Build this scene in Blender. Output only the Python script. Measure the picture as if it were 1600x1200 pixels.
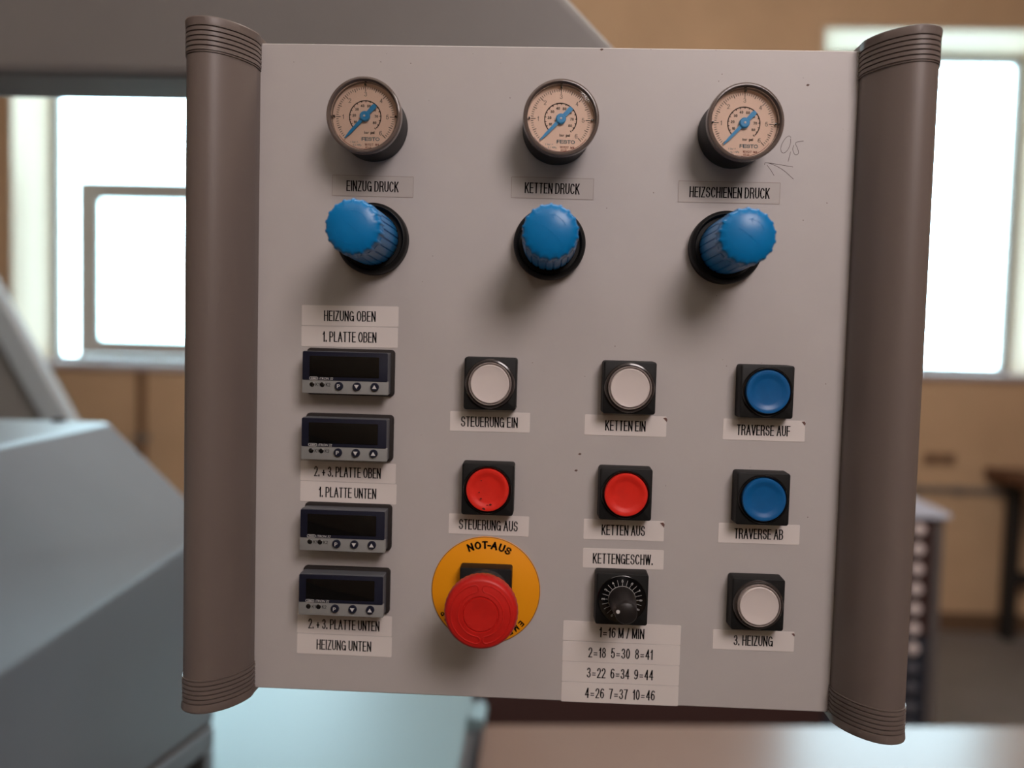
import bpy, bmesh, math, random
from mathutils import Matrix, Vector

# ------------------------------------------------------------------ scene, camera, light
S = bpy.context.scene
COL = S.collection
for o in list(bpy.data.objects):
    bpy.data.objects.remove(o)
PI = math.pi
random.seed(4)

cam_data = bpy.data.cameras.new('camera')
cam = bpy.data.objects.new('camera', cam_data)
COL.objects.link(cam)
right = Vector((0.99892, 0.03800, 0.02680)).normalized()
fwd = Vector((-0.03661, 0.99805, -0.05065)).normalized()
up = right.cross(fwd).normalized()
right = fwd.cross(up).normalized()
mat = Matrix((right, up, -fwd)).transposed().to_4x4()
mat.translation = Vector((0.01593, -0.43415, 1.50003))
cam.matrix_world = mat
cam_data.sensor_width = 36.0
cam_data.lens = 1240.0 * 36.0 / 1600.0
cam_data.clip_start = 0.02
cam_data.clip_end = 60
cam_data.dof.use_dof = True
cam_data.dof.focus_distance = 0.422
cam_data.dof.aperture_fstop = 3.1
cam_data.dof.aperture_blades = 9
S.camera = cam

world = bpy.data.worlds.new('world')
S.world = world
world.use_nodes = True
bg = world.node_tree.nodes['Background']
bg.inputs['Color'].default_value = (0.67, 0.865, 1.0, 1)
bg.inputs['Strength'].default_value = 12.0


def area_light(name, loc, target, size, power, color, size_y=None):
    d = bpy.data.lights.new(name, 'AREA')
    d.energy = power
    d.color = color
    d.shape = 'RECTANGLE'
    d.size = size
    d.size_y = size_y or size
    o = bpy.data.objects.new(name, d)
    COL.objects.link(o)
    o.location = loc
    o.rotation_euler = (Vector(target) - Vector(loc)).to_track_quat('-Z', 'Y').to_euler()
    return o


area_light('work_lamp', (0.42, -0.92, 2.20), (0.05, 0.0, 1.5), 0.44, 8.7, (1.0, 0.875, 0.86))
area_light('hall_fill', (0.4, 0.45, 3.0), (0.1, 3.92, 0.2), 2.0, 58, (1.0, 0.90, 0.81), 1.0)  # added fill with no fixture, brightens the back wall
area_light('hall_fill', (-0.6, -2.2, 4.2), (-0.4, -1.2, 0.0), 2.4, 16, (1.0, 0.88, 0.80), 1.2)  # added weak fill behind the camera, lifts the shadows

S.view_settings.view_transform = 'Standard'
S.view_settings.look = 'None'
S.view_settings.gamma = 1.0
S.view_settings.exposure = 0.0
S.view_settings.use_curve_mapping = False
S.cycles.use_denoising = True
S.cycles.max_bounces = 8
S.cycles.sample_clamp_indirect = 6.0

# ------------------------------------------------------------------ helpers
MM = 0.001
ZP = 1.478                                   # height of the panel's own origin


def lin(r, g, b):
    f = lambda c: (c / 255 / 12.92) if c <= 10 else ((c / 255 + 0.055) / 1.055) ** 2.4
    return (f(r), f(g), f(b), 1.0)


MATS = {}


def material(name, color, rough=0.5, metallic=0.0, coat=0.0, trans=0.0, ior=1.45, noise=None, bump=None, spec=0.5):
    """noise = (scale, amount) varies the colour; bump = (scale, strength)."""
    if name in MATS:
        return MATS[name]
    m = bpy.data.materials.new(name)
    m.use_nodes = True
    nt = m.node_tree
    b = nt.nodes['Principled BSDF']
    b.inputs['Base Color'].default_value = color
    b.inputs['Roughness'].default_value = rough
    b.inputs['Metallic'].default_value = metallic
    b.inputs['Coat Weight'].default_value = coat
    b.inputs['Transmission Weight'].default_value = trans
    b.inputs['IOR'].default_value = ior
    b.inputs['Specular IOR Level'].default_value = spec
    if noise or bump:
        tc = nt.nodes.new('ShaderNodeTexCoord')
    if noise:
        n = nt.nodes.new('ShaderNodeTexNoise')
        n.inputs['Scale'].default_value = noise[0]
        n.inputs['Detail'].default_value = 6
        n.inputs['Roughness'].default_value = 0.65
        r = nt.nodes.new('ShaderNodeValToRGB')
        k = noise[1]
        r.color_ramp.elements[0].position = 0.3
        r.color_ramp.elements[1].position = 0.7
        r.color_ramp.elements[0].color = tuple(c * (1 - k) for c in color[:3]) + (1,)
        r.color_ramp.elements[1].color = tuple(min(1, c * (1 + k)) for c in color[:3]) + (1,)
        nt.links.new(tc.outputs['Object'], n.inputs['Vector'])
        nt.links.new(n.outputs['Fac'], r.inputs['Fac'])
        nt.links.new(r.outputs['Color'], b.inputs['Base Color'])
    if bump:
        n2 = nt.nodes.new('ShaderNodeTexNoise')
        n2.inputs['Scale'].default_value = bump[0]
        n2.inputs['Detail'].default_value = 4
        bn = nt.nodes.new('ShaderNodeBump')
        bn.inputs['Strength'].default_value = bump[1]
        bn.inputs['Distance'].default_value = 0.001
        nt.links.new(tc.outputs['Object'], n2.inputs['Vector'])
        nt.links.new(n2.outputs['Fac'], bn.inputs['Height'])
        nt.links.new(bn.outputs['Normal'], b.inputs['Normal'])
    MATS[name] = m
    return m


def clear_pane(name, tint=(1, 1, 1, 1), gloss=0.08, rough=0.02):
    """thin clear glass or plastic: lets light straight through and mirrors a little at its face"""
    if name in MATS:
        return MATS[name]
    m = bpy.data.materials.new(name)
    m.use_nodes = True
    nt = m.node_tree
    nt.nodes.remove(nt.nodes['Principled BSDF'])
    out = nt.nodes['Material Output']
    t = nt.nodes.new('ShaderNodeBsdfTransparent')
    t.inputs['Color'].default_value = tint
    g = nt.nodes.new('ShaderNodeBsdfGlossy')
    g.inputs['Roughness'].default_value = rough
    lw = nt.nodes.new('ShaderNodeFresnel')
    lw.inputs['IOR'].default_value = 1.45
    mix = nt.nodes.new('ShaderNodeMixShader')
    nt.links.new(lw.outputs['Fac'], mix.inputs['Fac'])
    nt.links.new(t.outputs['BSDF'], mix.inputs[1])
    nt.links.new(g.outputs['BSDF'], mix.inputs[2])
    nt.links.new(mix.outputs['Shader'], out.inputs['Surface'])
    MATS[name] = m
    return m


class MB:
    """collects shapes into one mesh. Panel shapes use (x, h, z): h is the height off the panel face, towards the viewer (-Y)."""

    def __init__(self):
        self.bm = bmesh.new()

    def face(self, pts):
        vs = [self.bm.verts.new(p) for p in pts]
        return self.bm.faces.new(vs)

    def box(self, x0, x1, y0, y1, z0, z1):
        return self.frustum((x0, x1, z0, z1), y1, (x0, x1, z0, z1), y0)

    def frustum(self, r0, y0, r1, y1):
        """two rectangles (x0,x1,z0,z1) at y0 and y1 joined"""
        def ring(r, y):
            return [self.bm.verts.new(p) for p in ((r[0], y, r[2]), (r[1], y, r[2]), (r[1], y, r[3]), (r[0], y, r[3]))]
        a, b = ring(r0, y0), ring(r1, y1)
        self.bm.faces.new(a)
        self.bm.faces.new(b)
        for i in range(4):
            j = (i + 1) % 4
            self.bm.faces.new((a[i], a[j], b[j], b[i]))
        return self

    def loft(self, rings, caps=True):
        """rings: lists of 3-D points of equal length, closed"""
        vr = [[self.bm.verts.new(p) for p in r] for r in rings]
        n = len(vr[0])
        for a, b in zip(vr, vr[1:]):
            for i in range(n):
                j = (i + 1) % n
                self.bm.faces.new((a[i], a[j], b[j], b[i]))
        if caps:
            self.bm.faces.new(vr[0])
            self.bm.faces.new(vr[-1])
        return self

    def lathe(self, prof, n=64, cx=0.0, cz=0.0, lobe=None, closed=False):
        """prof: (radius, h) in mm about the panel normal; lobe(a, k) scales ring k's radius"""
        rings = []
        for k, (r, h) in enumerate(prof):
            ring = []
            for i in range(n):
                a = 2 * PI * i / n
                rr = max(r, 0.02) * (lobe(a, k) if lobe else 1.0)
                ring.append(((cx + rr * math.cos(a)) * MM, -h * MM, (cz + rr * math.sin(a)) * MM))
            rings.append(ring)
        if closed:
            rings.append(rings[0])
        return self.loft(rings, caps=not closed)

    def rounded(self, w, hgt, rad, h0, h1, cx=0.0, cz=0.0, taper=0.0, seg=6):
        """rounded rectangle plate in mm between heights h0 and h1, with a small edge break"""
        def ring(ins, h):
            pts = []
            W, H, R = w / 2 - ins, hgt / 2 - ins, max(rad - ins, 0.05)
            for q, (sx, sz) in enumerate(((1, 1), (-1, 1), (-1, -1), (1, -1))):
                for s in range(seg + 1):
                    a = q * PI / 2 + s * PI / 2 / seg
                    pts.append(((cx + sx * (W - R) + R * math.cos(a)) * MM, -h * MM, (cz + sz * (H - R) + R * math.sin(a)) * MM))
            return pts
        e = min(0.5, (h1 - h0) * 0.3, rad * 0.5)
        return self.loft([ring(0, h0), ring(taper, h1 - e), ring(taper + e * 0.3, h1 - e * 0.3), ring(taper + e, h1)])

    def tube(self, path, r, n=8, closed=False):
        pts = [Vector(p) for p in path]
        rings = []
        prev = None
        for i, p in enumerate(pts):
            a = pts[i - 1] if i else (pts[-1] if closed else p)
            b = pts[(i + 1) % len(pts)] if (i + 1 < len(pts) or closed) else p
            t = (b - a).normalized()
            if prev is None:
                u = t.orthogonal().normalized()
            else:
                u = (prev - t * prev.dot(t)).normalized()
            prev = u
            v = t.cross(u)
            rings.append([tuple(p + u * r * math.cos(2 * PI * k / n) + v * r * math.sin(2 * PI * k / n)) for k in range(n)])
        if closed:
            rings.append(rings[0])
            return self.loft(rings, caps=False)
        return self.loft(rings)

    def ribbon(self, pts, w, h):
        """flat pen stroke on the panel, mm"""
        P = [Vector((x, z)) for x, z in pts]
        L = []
        for i, p in enumerate(P):
            d = (P[min(i + 1, len(P) - 1)] - P[max(i - 1, 0)]).normalized()
            nrm = Vector((-d.y, d.x)) * w / 2
            L.append((p + nrm, p - nrm))
        for (a, b), (c, d) in zip(L, L[1:]):
            self.face([(q.x * MM, -h * MM, q.y * MM) for q in (a, b, d, c)])
        return self

    def poly(self, pts, h):
        self.face([(x * MM, -h * MM, z * MM) for x, z in pts])
        return self

    def prism(self, pts, h0, h1):
        return self.loft([[(x * MM, -h0 * MM, z * MM) for x, z in pts], [(x * MM, -h1 * MM, z * MM) for x, z in pts]])

    def arc(self, r, a0, a1, w, h, n=48):
        """flat ring sector, mm and degrees"""
        P = []
        for i in range(n + 1):
            a = math.radians(a0 + (a1 - a0) * i / n)
            P.append((math.cos(a), math.sin(a)))
        for (c, s), (c2, s2) in zip(P, P[1:]):
            q = [(c * (r - w / 2), s * (r - w / 2)), (c * (r + w / 2), s * (r + w / 2)), (c2 * (r + w / 2), s2 * (r + w / 2)), (c2 * (r - w / 2), s2 * (r - w / 2))]
            self.poly(q, h)
        return self

    def tick(self, ang, r0, r1, w, h):
        a = math.radians(ang)
        c, s = math.cos(a), math.sin(a)
        q = [(c * r0 - s * w / 2, s * r0 + c * w / 2), (c * r0 + s * w / 2, s * r0 - c * w / 2), (c * r1 + s * w / 2, s * r1 - c * w / 2), (c * r1 - s * w / 2, s * r1 + c * w / 2)]
        return self.poly(q, h)

    def glyphs(self, text, cx, cz, height, h, width=None, rot=0.0, bold=0.0, shear=0.0):
        """lettering laid flat at height h; (cx, cz) is its middle, height the capital height, mm"""
        me = text_mesh(text, bold, shear)
        xs = [v.co.x for v in me.vertices]
        if not xs:
            return self
        x0, x1 = min(xs), max(xs)
        sy = height / CAP
        sx = width / (x1 - x0) if width else sy
        R = math.radians(rot)
        vs = []
        for v in me.vertices:
            x = (v.co.x - (x0 + x1) / 2) * sx
            z = (v.co.y - CAP / 2) * sy
            X, Z = x * math.cos(R) - z * math.sin(R), x * math.sin(R) + z * math.cos(R)
            vs.append(self.bm.verts.new(((cx + X) * MM, -h * MM, (cz + Z) * MM)))
        for f in me.polygons:
            try:
                self.bm.faces.new([vs[i] for i in f.vertices])
            except ValueError:
                pass
        return self

    def build(self, name, m, parent=None, loc=(0, 0, 0), rot=(0, 0, 0), smooth=35, bevel=0, flat=False, seg=3):
        if not flat:
            bmesh.ops.recalc_face_normals(self.bm, faces=self.bm.faces[:])
        me = bpy.data.meshes.new(name)
        self.bm.to_mesh(me)
        self.bm.free()
        if smooth and not flat:
            me.shade_smooth()
            me.set_sharp_from_angle(angle=math.radians(smooth))
        me.materials.append(m)
        o = bpy.data.objects.new(name, me)
        COL.objects.link(o)
        o.parent = parent
        o.location = loc
        o.rotation_euler = rot
        if bevel:
            b = o.modifiers.new('bevel', 'BEVEL')
            b.width = bevel
            b.segments = seg
            b.limit_method = 'ANGLE'
            b.angle_limit = math.radians(30)
            b.harden_normals = False
        return o


TEXT_CACHE = {}
CAP = 0.7


def text_mesh(text, bold=0.0, shear=0.0):
    key = (text, bold, shear)
    if key in TEXT_CACHE:
        return TEXT_CACHE[key]
    cu = bpy.data.curves.new('text', 'FONT')
    cu.body = text
    cu.offset = bold
    cu.shear = shear
    cu.resolution_u = 3
    o = bpy.data.objects.new('text', cu)
    COL.objects.link(o)
    dg = bpy.context.evaluated_depsgraph_get()
    dg.update()
    me = bpy.data.meshes.new_from_object(o.evaluated_get(dg))
    bpy.data.objects.remove(o)
    TEXT_CACHE[key] = me
    return me


_h = [v.co.y for v in text_mesh('H').vertices]
CAP = max(_h) - min(_h)


def tag(o, label=None, cat=None, group=None, kind=None):
    if label:
        o['label'] = label
    if cat:
        o['category'] = cat
    if group:
        o['group'] = group
    if kind:
        o['kind'] = kind
    return o


def empty(name, loc=(0, 0, 0), rz=0.0):
    o = bpy.data.objects.new(name, None)
    COL.objects.link(o)
    o.location = loc
    o.rotation_euler = (0, 0, rz)
    o.empty_display_size = 0.05
    return o


def copy_part(src, parent, loc, label=None):
    """copy a part with its sub-parts onto the same thing"""
    c = src.copy()
    COL.objects.link(c)
    c.parent = parent
    c.location = loc
    if label:
        c['label'] = label
    for ch in list(src.children):
        d = ch.copy()
        COL.objects.link(d)
        d.parent = c
    return c



# ---- drawn capitals and digits: strokes in a box one capital high
def oval(cx, cy, rx, ry, a0, a1, n=14):
    return [(cx + rx * math.cos(math.radians(a0 + (a1 - a0) * i / n)), cy + ry * math.sin(math.radians(a0 + (a1 - a0) * i / n))) for i in range(n + 1)]


LET = {
    'A': (.70, [[(0, 0), (.35, 1), (.70, 0)], [(.13, .36), (.57, .36)]]),
    'B': (.62, [[(0, 0), (0, 1), (.34, 1)] + oval(.34, .765, .24, .235, 90, -90) + [(0, .53)], [(.34, .53)] + oval(.36, .265, .26, .265, 90, -90) + [(0, 0)]]),
    'C': (.66, [oval(.34, .5, .34, .5, 38, 322, 24)]),
    'D': (.64, [[(0, 0), (0, 1), (.26, 1)] + oval(.28, .5, .36, .5, 90, -90, 18) + [(0, 0), (0, .1)]]),
    'E': (.54, [[(.54, 0), (0, 0), (0, 1), (.54, 1)], [(0, .52), (.49, .52)]]),
    'F': (.52, [[(0, 0), (0, 1), (.52, 1)], [(0, .5), (.45, .5)]]),
    'G': (.68, [oval(.34, .5, .34, .5, 42, 325, 24) + [(.68, .14)], [(.38, .48), (.68, .48), (.68, 0)]]),
    'H': (.60, [[(0, 0), (0, 1)], [(.6, 0), (.6, 1)], [(0, .53), (.6, .53)]]),
    'I': (.02, [[(.01, 0), (.01, 1)]]),
    'J': (.44, [oval(.22, .24, .22, .24, 190, 360) + [(.44, 1)]]),
    'K': (.60, [[(0, 0), (0, 1)], [(.57, 1), (0, .36)], [(.2, .58), (.6, 0)]]),
    'L': (.50, [[(0, 1), (0, 0), (.5, 0)]]),
    'M': (.74, [[(0, 0), (0, 1), (.37, .06), (.74, 1), (.74, 0)]]),
    'N': (.60, [[(0, 0), (0, 1), (.6, 0), (.6, 1)]]),
    'O': (.70, [oval(.35, .5, .35, .5, 90, 460, 30)]),
    'P': (.58, [[(0, 0), (0, 1), (.34, 1)] + oval(.34, .735, .25, .265, 90, -90) + [(0, .47)]]),
    'R': (.62, [[(0, 0), (0, 1), (.36, 1)] + oval(.36, .755, .24, .245, 90, -90) + [(0, .51)], [(.34, .51), (.5, .44), (.56, .3), (.58, .06), (.62, 0)]]),
    'S': (.60, [oval(.3, .74, .27, .26, 12, 225, 14) + oval(.3, .265, .3, .265, 50, -172, 14)]),
    'T': (.58, [[(0, 1), (.58, 1)], [(.29, 1), (.29, 0)]]),
    'U': (.60, [[(0, 1)] + oval(.3, .3, .3, .3, 180, 360) + [(.6, 1)]]),
    'V': (.64, [[(0, 1), (.32, 0), (.64, 1)]]),
    'W': (.92, [[(0, 1), (.23, 0), (.46, 1), (.69, 0), (.92, 1)]]),
    'Y': (.64, [[(0, 1), (.32, .42), (.64, 1)], [(.32, .42), (.32, 0)]]),
    'Z': (.56, [[(.03, 1), (.55, 1), (0, 0), (.56, 0)]]),
    '0': (.52, [oval(.26, .5, .26, .5, 90, 460, 26)]),
    '1': (.26, [[(0, .76), (.12, .8), (.22, 1), (.22, 0)]]),
    '2': (.54, [oval(.27, .72, .26, .28, 172, -32, 12) + [(0, 0), (.54, 0)]]),
    '3': (.53, [oval(.26, .755, .23, .245, 165, -90, 12) + oval(.26, .255, .27, .255, 90, -168, 12)]),
    '4': (.56, [[(.42, 0), (.42, 1), (0, .28), (.56, .28)]]),
    '5': (.53, [[(.48, 1), (.1, 1), (.04, .5)] + oval(.26, .32, .27, .33, 140, -165, 14)]),
    '6': (.53, [oval(.27, .31, .26, .31, 180, 545, 22), oval(.32, .46, .32, .54, 50, 200, 14)]),
    '7': (.52, [[(0, 1), (.52, 1), (.34, .62), (.2, 0)]]),
    '8': (.53, [oval(.265, .76, .22, .24, 90, 460, 20), oval(.265, .265, .265, .265, 90, 460, 20)]),
    '9': (.53, [oval(.26, .69, .26, .31, 0, 365, 22), oval(.21, .54, .32, .54, 20, -130, 14)]),
    '.': (.05, [[(.025, 0.0), (.025, .09)]]),
    ',': (.05, [[(.03, .08), (.03, 0), (0, -.1)]]),
    '-': (.30, [[(0, .4), (.3, .4)]]),
    '+': (.50, [[(0, .36), (.5, .36)], [(.25, .62), (.25, .1)]]),
    '=': (.72, [[(.12, .47), (.6, .47)], [(.12, .25), (.6, .25)]]),
    '/': (.30, [[(0, -.02), (.3, 1.02)]]),
}


def stroke(b, pts, t, h, thin=0.72):
    """one pen line of even width t, mitred by overlap, laid flat at height h"""
    P = [Vector(p) for p in pts]
    for i, (a, c) in enumerate(zip(P, P[1:])):
        d = c - a
        if d.length < 1e-6:
            continue
        d.normalize()
        e0 = d * (t * 0.5 if i == 0 and len(P) == 2 and False else 0)
        n = Vector((-d.y, d.x)) * t / 2 * (abs(d.y) + thin * abs(d.x)) / (abs(d.y) + abs(d.x))
        k0 = d * (t * 0.42 if i > 0 and (P[i] - P[i - 1]).normalized().dot(d) < 0.75 else 0)
        k1 = d * (t * 0.42 if i + 2 < len(P) and (P[i + 2] - c).normalized().dot(d) < 0.75 else 0)
        b.poly([tuple(a - k0 + n), tuple(a - k0 - n), tuple(c + k1 - n), tuple(c + k1 + n)], h)


def drawn(b, text, cx, cz, height, h, width=None, rot=0.0, t=0.8, gap=0.34, space=0.40, narrow=0.62):
    """write text with the drawn capitals; middle at (cx, cz), strokes stay t mm wide whatever the squeeze"""
    x, items = 0.0, []
    for ch in text:
        if ch == ' ':
            x += space
            continue
        w, L = LET[ch]
        items.append((x, L))
        x += w + gap
    total = x - gap
    sx = ((width - t) / total) if width else height * narrow
    sz = height - t
    R = math.radians(rot)
    c, s = math.cos(R), math.sin(R)
    for ox, L in items:
        for line in L:
            pts = []
            for px, pz in line:
                X, Z = (ox + px - total / 2) * sx, (pz - 0.5) * sz
                pts.append((cx + X * c - Z * s, cz + X * s + Z * c))
            # square ends: strokes that stop on the cap line or the base line reach it
            P = [Vector(p) for p in pts]
            if len(P) >= 2:
                P[0] = P[0] + (P[0] - P[1]).normalized() * t * 0.45
                P[-1] = P[-1] + (P[-1] - P[-2]).normalized() * t * 0.45
            stroke(b, P, t, h)
    return b


# ------------------------------------------------------------------ materials
M_WALL = material('wall_paint', lin(206, 172, 140), 0.85, noise=(3.0, 0.07))
M_REVEAL = material('reveal_paint', lin(255, 240, 218), 0.8)
M_FLOOR = material('floor_concrete', lin(128, 122, 120), 0.6, noise=(2.5, 0.15))
M_CEIL = material('ceiling_paint', lin(205, 195, 175), 0.9)
M_WINFRAME = material('window_frame_paint', lin(150, 146, 140), 0.5)
M_WINGLASS = clear_pane('window_glass', (0.95, 1.0, 0.99, 1))
M_MACHINE = material('machine_grey', lin(108, 114, 122), 0.42, noise=(9, 0.03), bump=(900, 0.08))
M_HOOD = material('hood_grey', lin(122, 118, 116), 0.45, noise=(9, 0.04), bump=(900, 0.08))
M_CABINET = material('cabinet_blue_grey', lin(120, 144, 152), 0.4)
M_TABLE = material('table_grey', lin(128, 110, 103), 0.25, noise=(6, 0.03), spec=0.36)
M_DARK = material('dark_gap', lin(40, 38, 36), 0.8)
M_TRIM = material('brown_seal', lin(88, 70, 62), 0.7)
M_WOOD = material('dark_wood', lin(92, 58, 40), 0.5, noise=(14, 0.25))
M_STEELDARK = material('dark_steel', lin(52, 50, 50), 0.5, metallic=0.4)
M_RACK = material('rack_brown', lin(62, 38, 36), 0.6)
M_RACKTOP = material('rack_top_grey', lin(200, 204, 222), 0.35)
M_CHROME = material('chrome', (0.8, 0.8, 0.82, 1), 0.18, metallic=1.0)
M_CONDUIT = material('conduit_grey', lin(130, 122, 116), 0.6)

M_PANEL = material('panel_paint', lin(187, 181, 179), 0.42, noise=(38, 0.02), bump=(1500, 0.025))
M_BOX = material('box_grey', lin(120, 116, 112), 0.5)
M_HANDLE = material('handle_brown_grey', lin(112, 100, 94), 0.42, bump=(2500, 0.05))
M_GROOVE = material('handle_groove', lin(40, 34, 31), 0.8)
M_BLACK = material('black_plastic', lin(24, 24, 24), 0.5, noise=(120, 0.12), spec=0.3)
M_BLACKSH = material('black_gloss', lin(14, 14, 15), 0.16, coat=0.3)
M_GASKET = material('gasket_rubber', lin(34, 27, 25), 0.7)
M_BLUE = material('regulator_blue', lin(0, 118, 182), 0.32, noise=(150, 0.04))
M_PUSHBLUE = material('button_blue', lin(14, 92, 152), 0.35, noise=(150, 0.08))
M_RED = material('button_red', lin(226, 42, 30), 0.4, noise=(110, 0.07))
M_ESTOP = material('stop_red', lin(200, 30, 24), 0.42, noise=(130, 0.08))
M_YELLOW = material('stop_yellow', lin(246, 158, 6), 0.5)
M_LENS = material('lens_white', lin(216, 205, 201), 0.28, coat=0.3)
M_LENSRING = material('lens_clear_rim', lin(196, 182, 176), 0.1, trans=0.55, ior=1.4)
M_SMOKE = material('collar_smoke', lin(60, 54, 52), 0.2, coat=0.5)
M_PAPER = material('sticker_white', lin(222, 214, 210), 0.5)
M_FILM = material('sticker_film', lin(183, 176, 172), 0.35)
M_INK = material('ink_black', lin(22, 20, 22), 0.6, spec=0.0)
M_PEN = material('pencil_mark', lin(96, 82, 80), 0.8, spec=0.0)
M_DIAL = material('dial_cream', lin(238, 206, 184), 0.6)
M_DIALINK = material('dial_ink', lin(58, 62, 58), 0.6, spec=0.0)
M_DIALBLUE = material('dial_ink_blue', lin(74, 110, 120), 0.6, spec=0.0)
M_DIALRED = material('dial_ink_red', lin(122, 40, 30), 0.6, spec=0.0)
M_NEEDLE = material('needle_blue', lin(20, 142, 200), 0.4)
M_RIM = material('gauge_rim', lin(138, 122, 114), 0.1, trans=0.5, ior=1.45)
M_COVER = clear_pane('gauge_cover')
M_NAVY = material('controller_navy', lin(26, 29, 46), 0.35)
M_CTRLGREY = material('controller_grey', lin(140, 140, 138), 0.5)
M_SCREEN = material('display_black', lin(12, 12, 12), 0.08)
M_PRINT = material('print_pale', lin(208, 206, 204), 0.5)
M_CHIP = material('paint_chip', lin(104, 82, 75), 0.8)

# ------------------------------------------------------------------ the hall
YW, TW = 3.92, 0.42                     # inner face of the back wall, its thickness
XL, XR, YB, ZC = -4.6, 4.2, -3.6, 4.4
W1 = (-2.965, -0.95, 1.331, 3.15)       # window openings: x0, x1, z0, z1
W2 = (1.462, 2.735, 1.405, 3.222)


def slab(name, x0, x1, y0, y1, z0, z1, m):
    return tag(MB().box(x0, x1, y0, y1, z0, z1).build(name, m, smooth=0), kind='structure')


b = MB()
b.box(XL, W1[0], YW, YW + TW, 0, ZC)
b.box(W1[0], W1[1], YW, YW + TW, 0, W1[2] - 0.03)
b.box(W1[0], W1[1], YW, YW + TW, W1[3], ZC)
b.box(W1[1], W2[0], YW, YW + TW, 0, ZC)
b.box(W2[0], W2[1], YW, YW + TW, 0, W2[2] - 0.03)
b.box(W2[0], W2[1], YW, YW + TW, W2[3], ZC)
b.box(W2[1], XR, YW, YW + TW, 0, ZC)
tag(b.build('wall_back', M_WALL, smooth=0), kind='structure')
slab('wall_left', XL - 0.2, XL, YB, YW + TW, 0, ZC, M_WALL)
slab('wall_right', XR, XR + 0.2, YB, YW + TW, 0, ZC, M_WALL)
slab('wall_front', XL, XR, YB - 0.2, YB, 0, ZC, M_WALL)
slab('floor', XL - 0.2, XR + 0.2, YB - 0.2, YW + TW, -0.1, 0, M_FLOOR)
slab('ceiling', XL - 0.2, XR + 0.2, YB - 0.2, YW + TW, ZC, ZC + 0.1, M_CEIL)
slab('baseboard_back', XL, XR, YW - 0.015, YW, 0, 0.10, material('baseboard_brown', lin(110, 84, 64), 0.7))


def window(name, w, sashes, jamb):
    x0, x1, z0, z1 = w
    root = tag(empty(name, ((x0 + x1) / 2, YW + TW, z0)), kind='structure')
    ox = (x0 + x1) / 2
    X0, X1, H = x0 - ox, x1 - ox, z1 - z0
    f = MB()
    y0, y1 = -0.06, 0.0
    f.box(X0, X0 + jamb, y0, y1, 0, H)
    f.box(X1 - jamb, X1, y0, y1, 0, H)
    f.box(X0 + jamb, X1 - jamb, y0, y1, 0, 0.03)
    f.box(X0 + jamb, X1 - jamb, y0, y1, H - 0.05, H)
    f.build('window_frame', M_WINFRAME, root, bevel=0.004)
    # painted lining of the deep opening
    r = MB()
    r.box(X0 - 0.004, X0 + 0.012, -TW, -0.06, 0, H)
    r.box(X1 - 0.012, X1 + 0.004, -TW, -0.06, 0, H)
    r.box(X0 + 0.012, X1 - 0.012, -TW, -0.06, H - 0.012, H + 0.004)
    r.build('window_reveal', M_REVEAL, root)
    MB().box(X0, X1, -TW - 0.04, -0.06, -0.03, 0.0).build('window_sill', material('sill_grey', lin(200, 190, 196), 0.7, spec=0.2), root, bevel=0.006)
    MB().box(X0 + jamb, X1 - jamb, -0.034, -0.028, 0.03, H - 0.05).build('window_pane', M_WINGLASS, root, smooth=0)
    for a, c, d, e, t in sashes:
        s = MB()
        s.box(a - ox, a - ox + t, -0.10, -0.062, d - z0, e - z0)
        s.box(c - ox - t, c - ox, -0.10, -0.062, d - z0, e - z0)
        s.box(a - ox + t, c - ox - t, -0.10, -0.062, d - z0, d - z0 + t * 0.8)
        s.box(a - ox + t, c - ox - t, -0.10, -0.062, e - z0 - t * 0.9, e - z0)
        so = s.build('window_sash', material('sash_grey', lin(186, 178, 174), 0.5), root, bevel=0.004)
        MB().box(a - ox + t, c - ox - t, -0.085, -0.079, d - z0 + t * 0.8, e - z0 - t * 0.9).build('pane', M_WINGLASS, so, smooth=0)


window('window_1', W1, [(-2.775, -1.55, 1.365, 2.405, 0.125)], 0.045)
window('window_2', W2, [], 0.05)

# wall fittings, far and out of focus
t = tag(empty('cable_conduit', (2.26, YW, 0.775)), 'grey cable conduit running level along the peach wall below the bright window', 'conduit')
MB().box(-0.22, 0.30, -0.025, 0, -0.016, 0.016).build('trunking', M_CONDUIT, t, bevel=0.003)
for x in (-0.2, 0.02, 0.26):
    MB().box(x - 0.018, x + 0.018, -0.032, 0, -0.022, 0.022).build('clamp', M_CONDUIT, t)
t = tag(empty('wall_socket', (2.175, YW, 0.943)), 'small double wall socket above the grey conduit on the peach wall', 'socket')
b = MB()
b.box(-0.085, 0.085, -0.02, 0, -0.03, 0.03)
b.build('plate', material('socket_beige', lin(150, 118, 92), 0.5), t, bevel=0.006)
for x in (-0.042, 0.042):
    b = MB()
    b.lathe([(22, 20), (22, 21.5), (17, 21.5), (17, 20.4)], 24, x * 1000, 0)
    b.build('socket_insert', material('socket_brown', lin(112, 88, 72), 0.5), t)
t = tag(empty('drain_pipe', (-2.2, YW, 0.70)), 'thin brown pipe on the peach wall under the left window', 'pipe')
MB().tube([(0, -0.03, -0.70), (0, -0.03, 0.598)], 0.022, 12).build('pipe_run', material('pipe_brown', lin(128, 96, 70), 0.6), t)
MB().box(-0.035, 0.035, -0.06, 0, 0.20, 0.24).build('pipe_bracket', M_CONDUIT, t, bevel=0.004)

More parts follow.
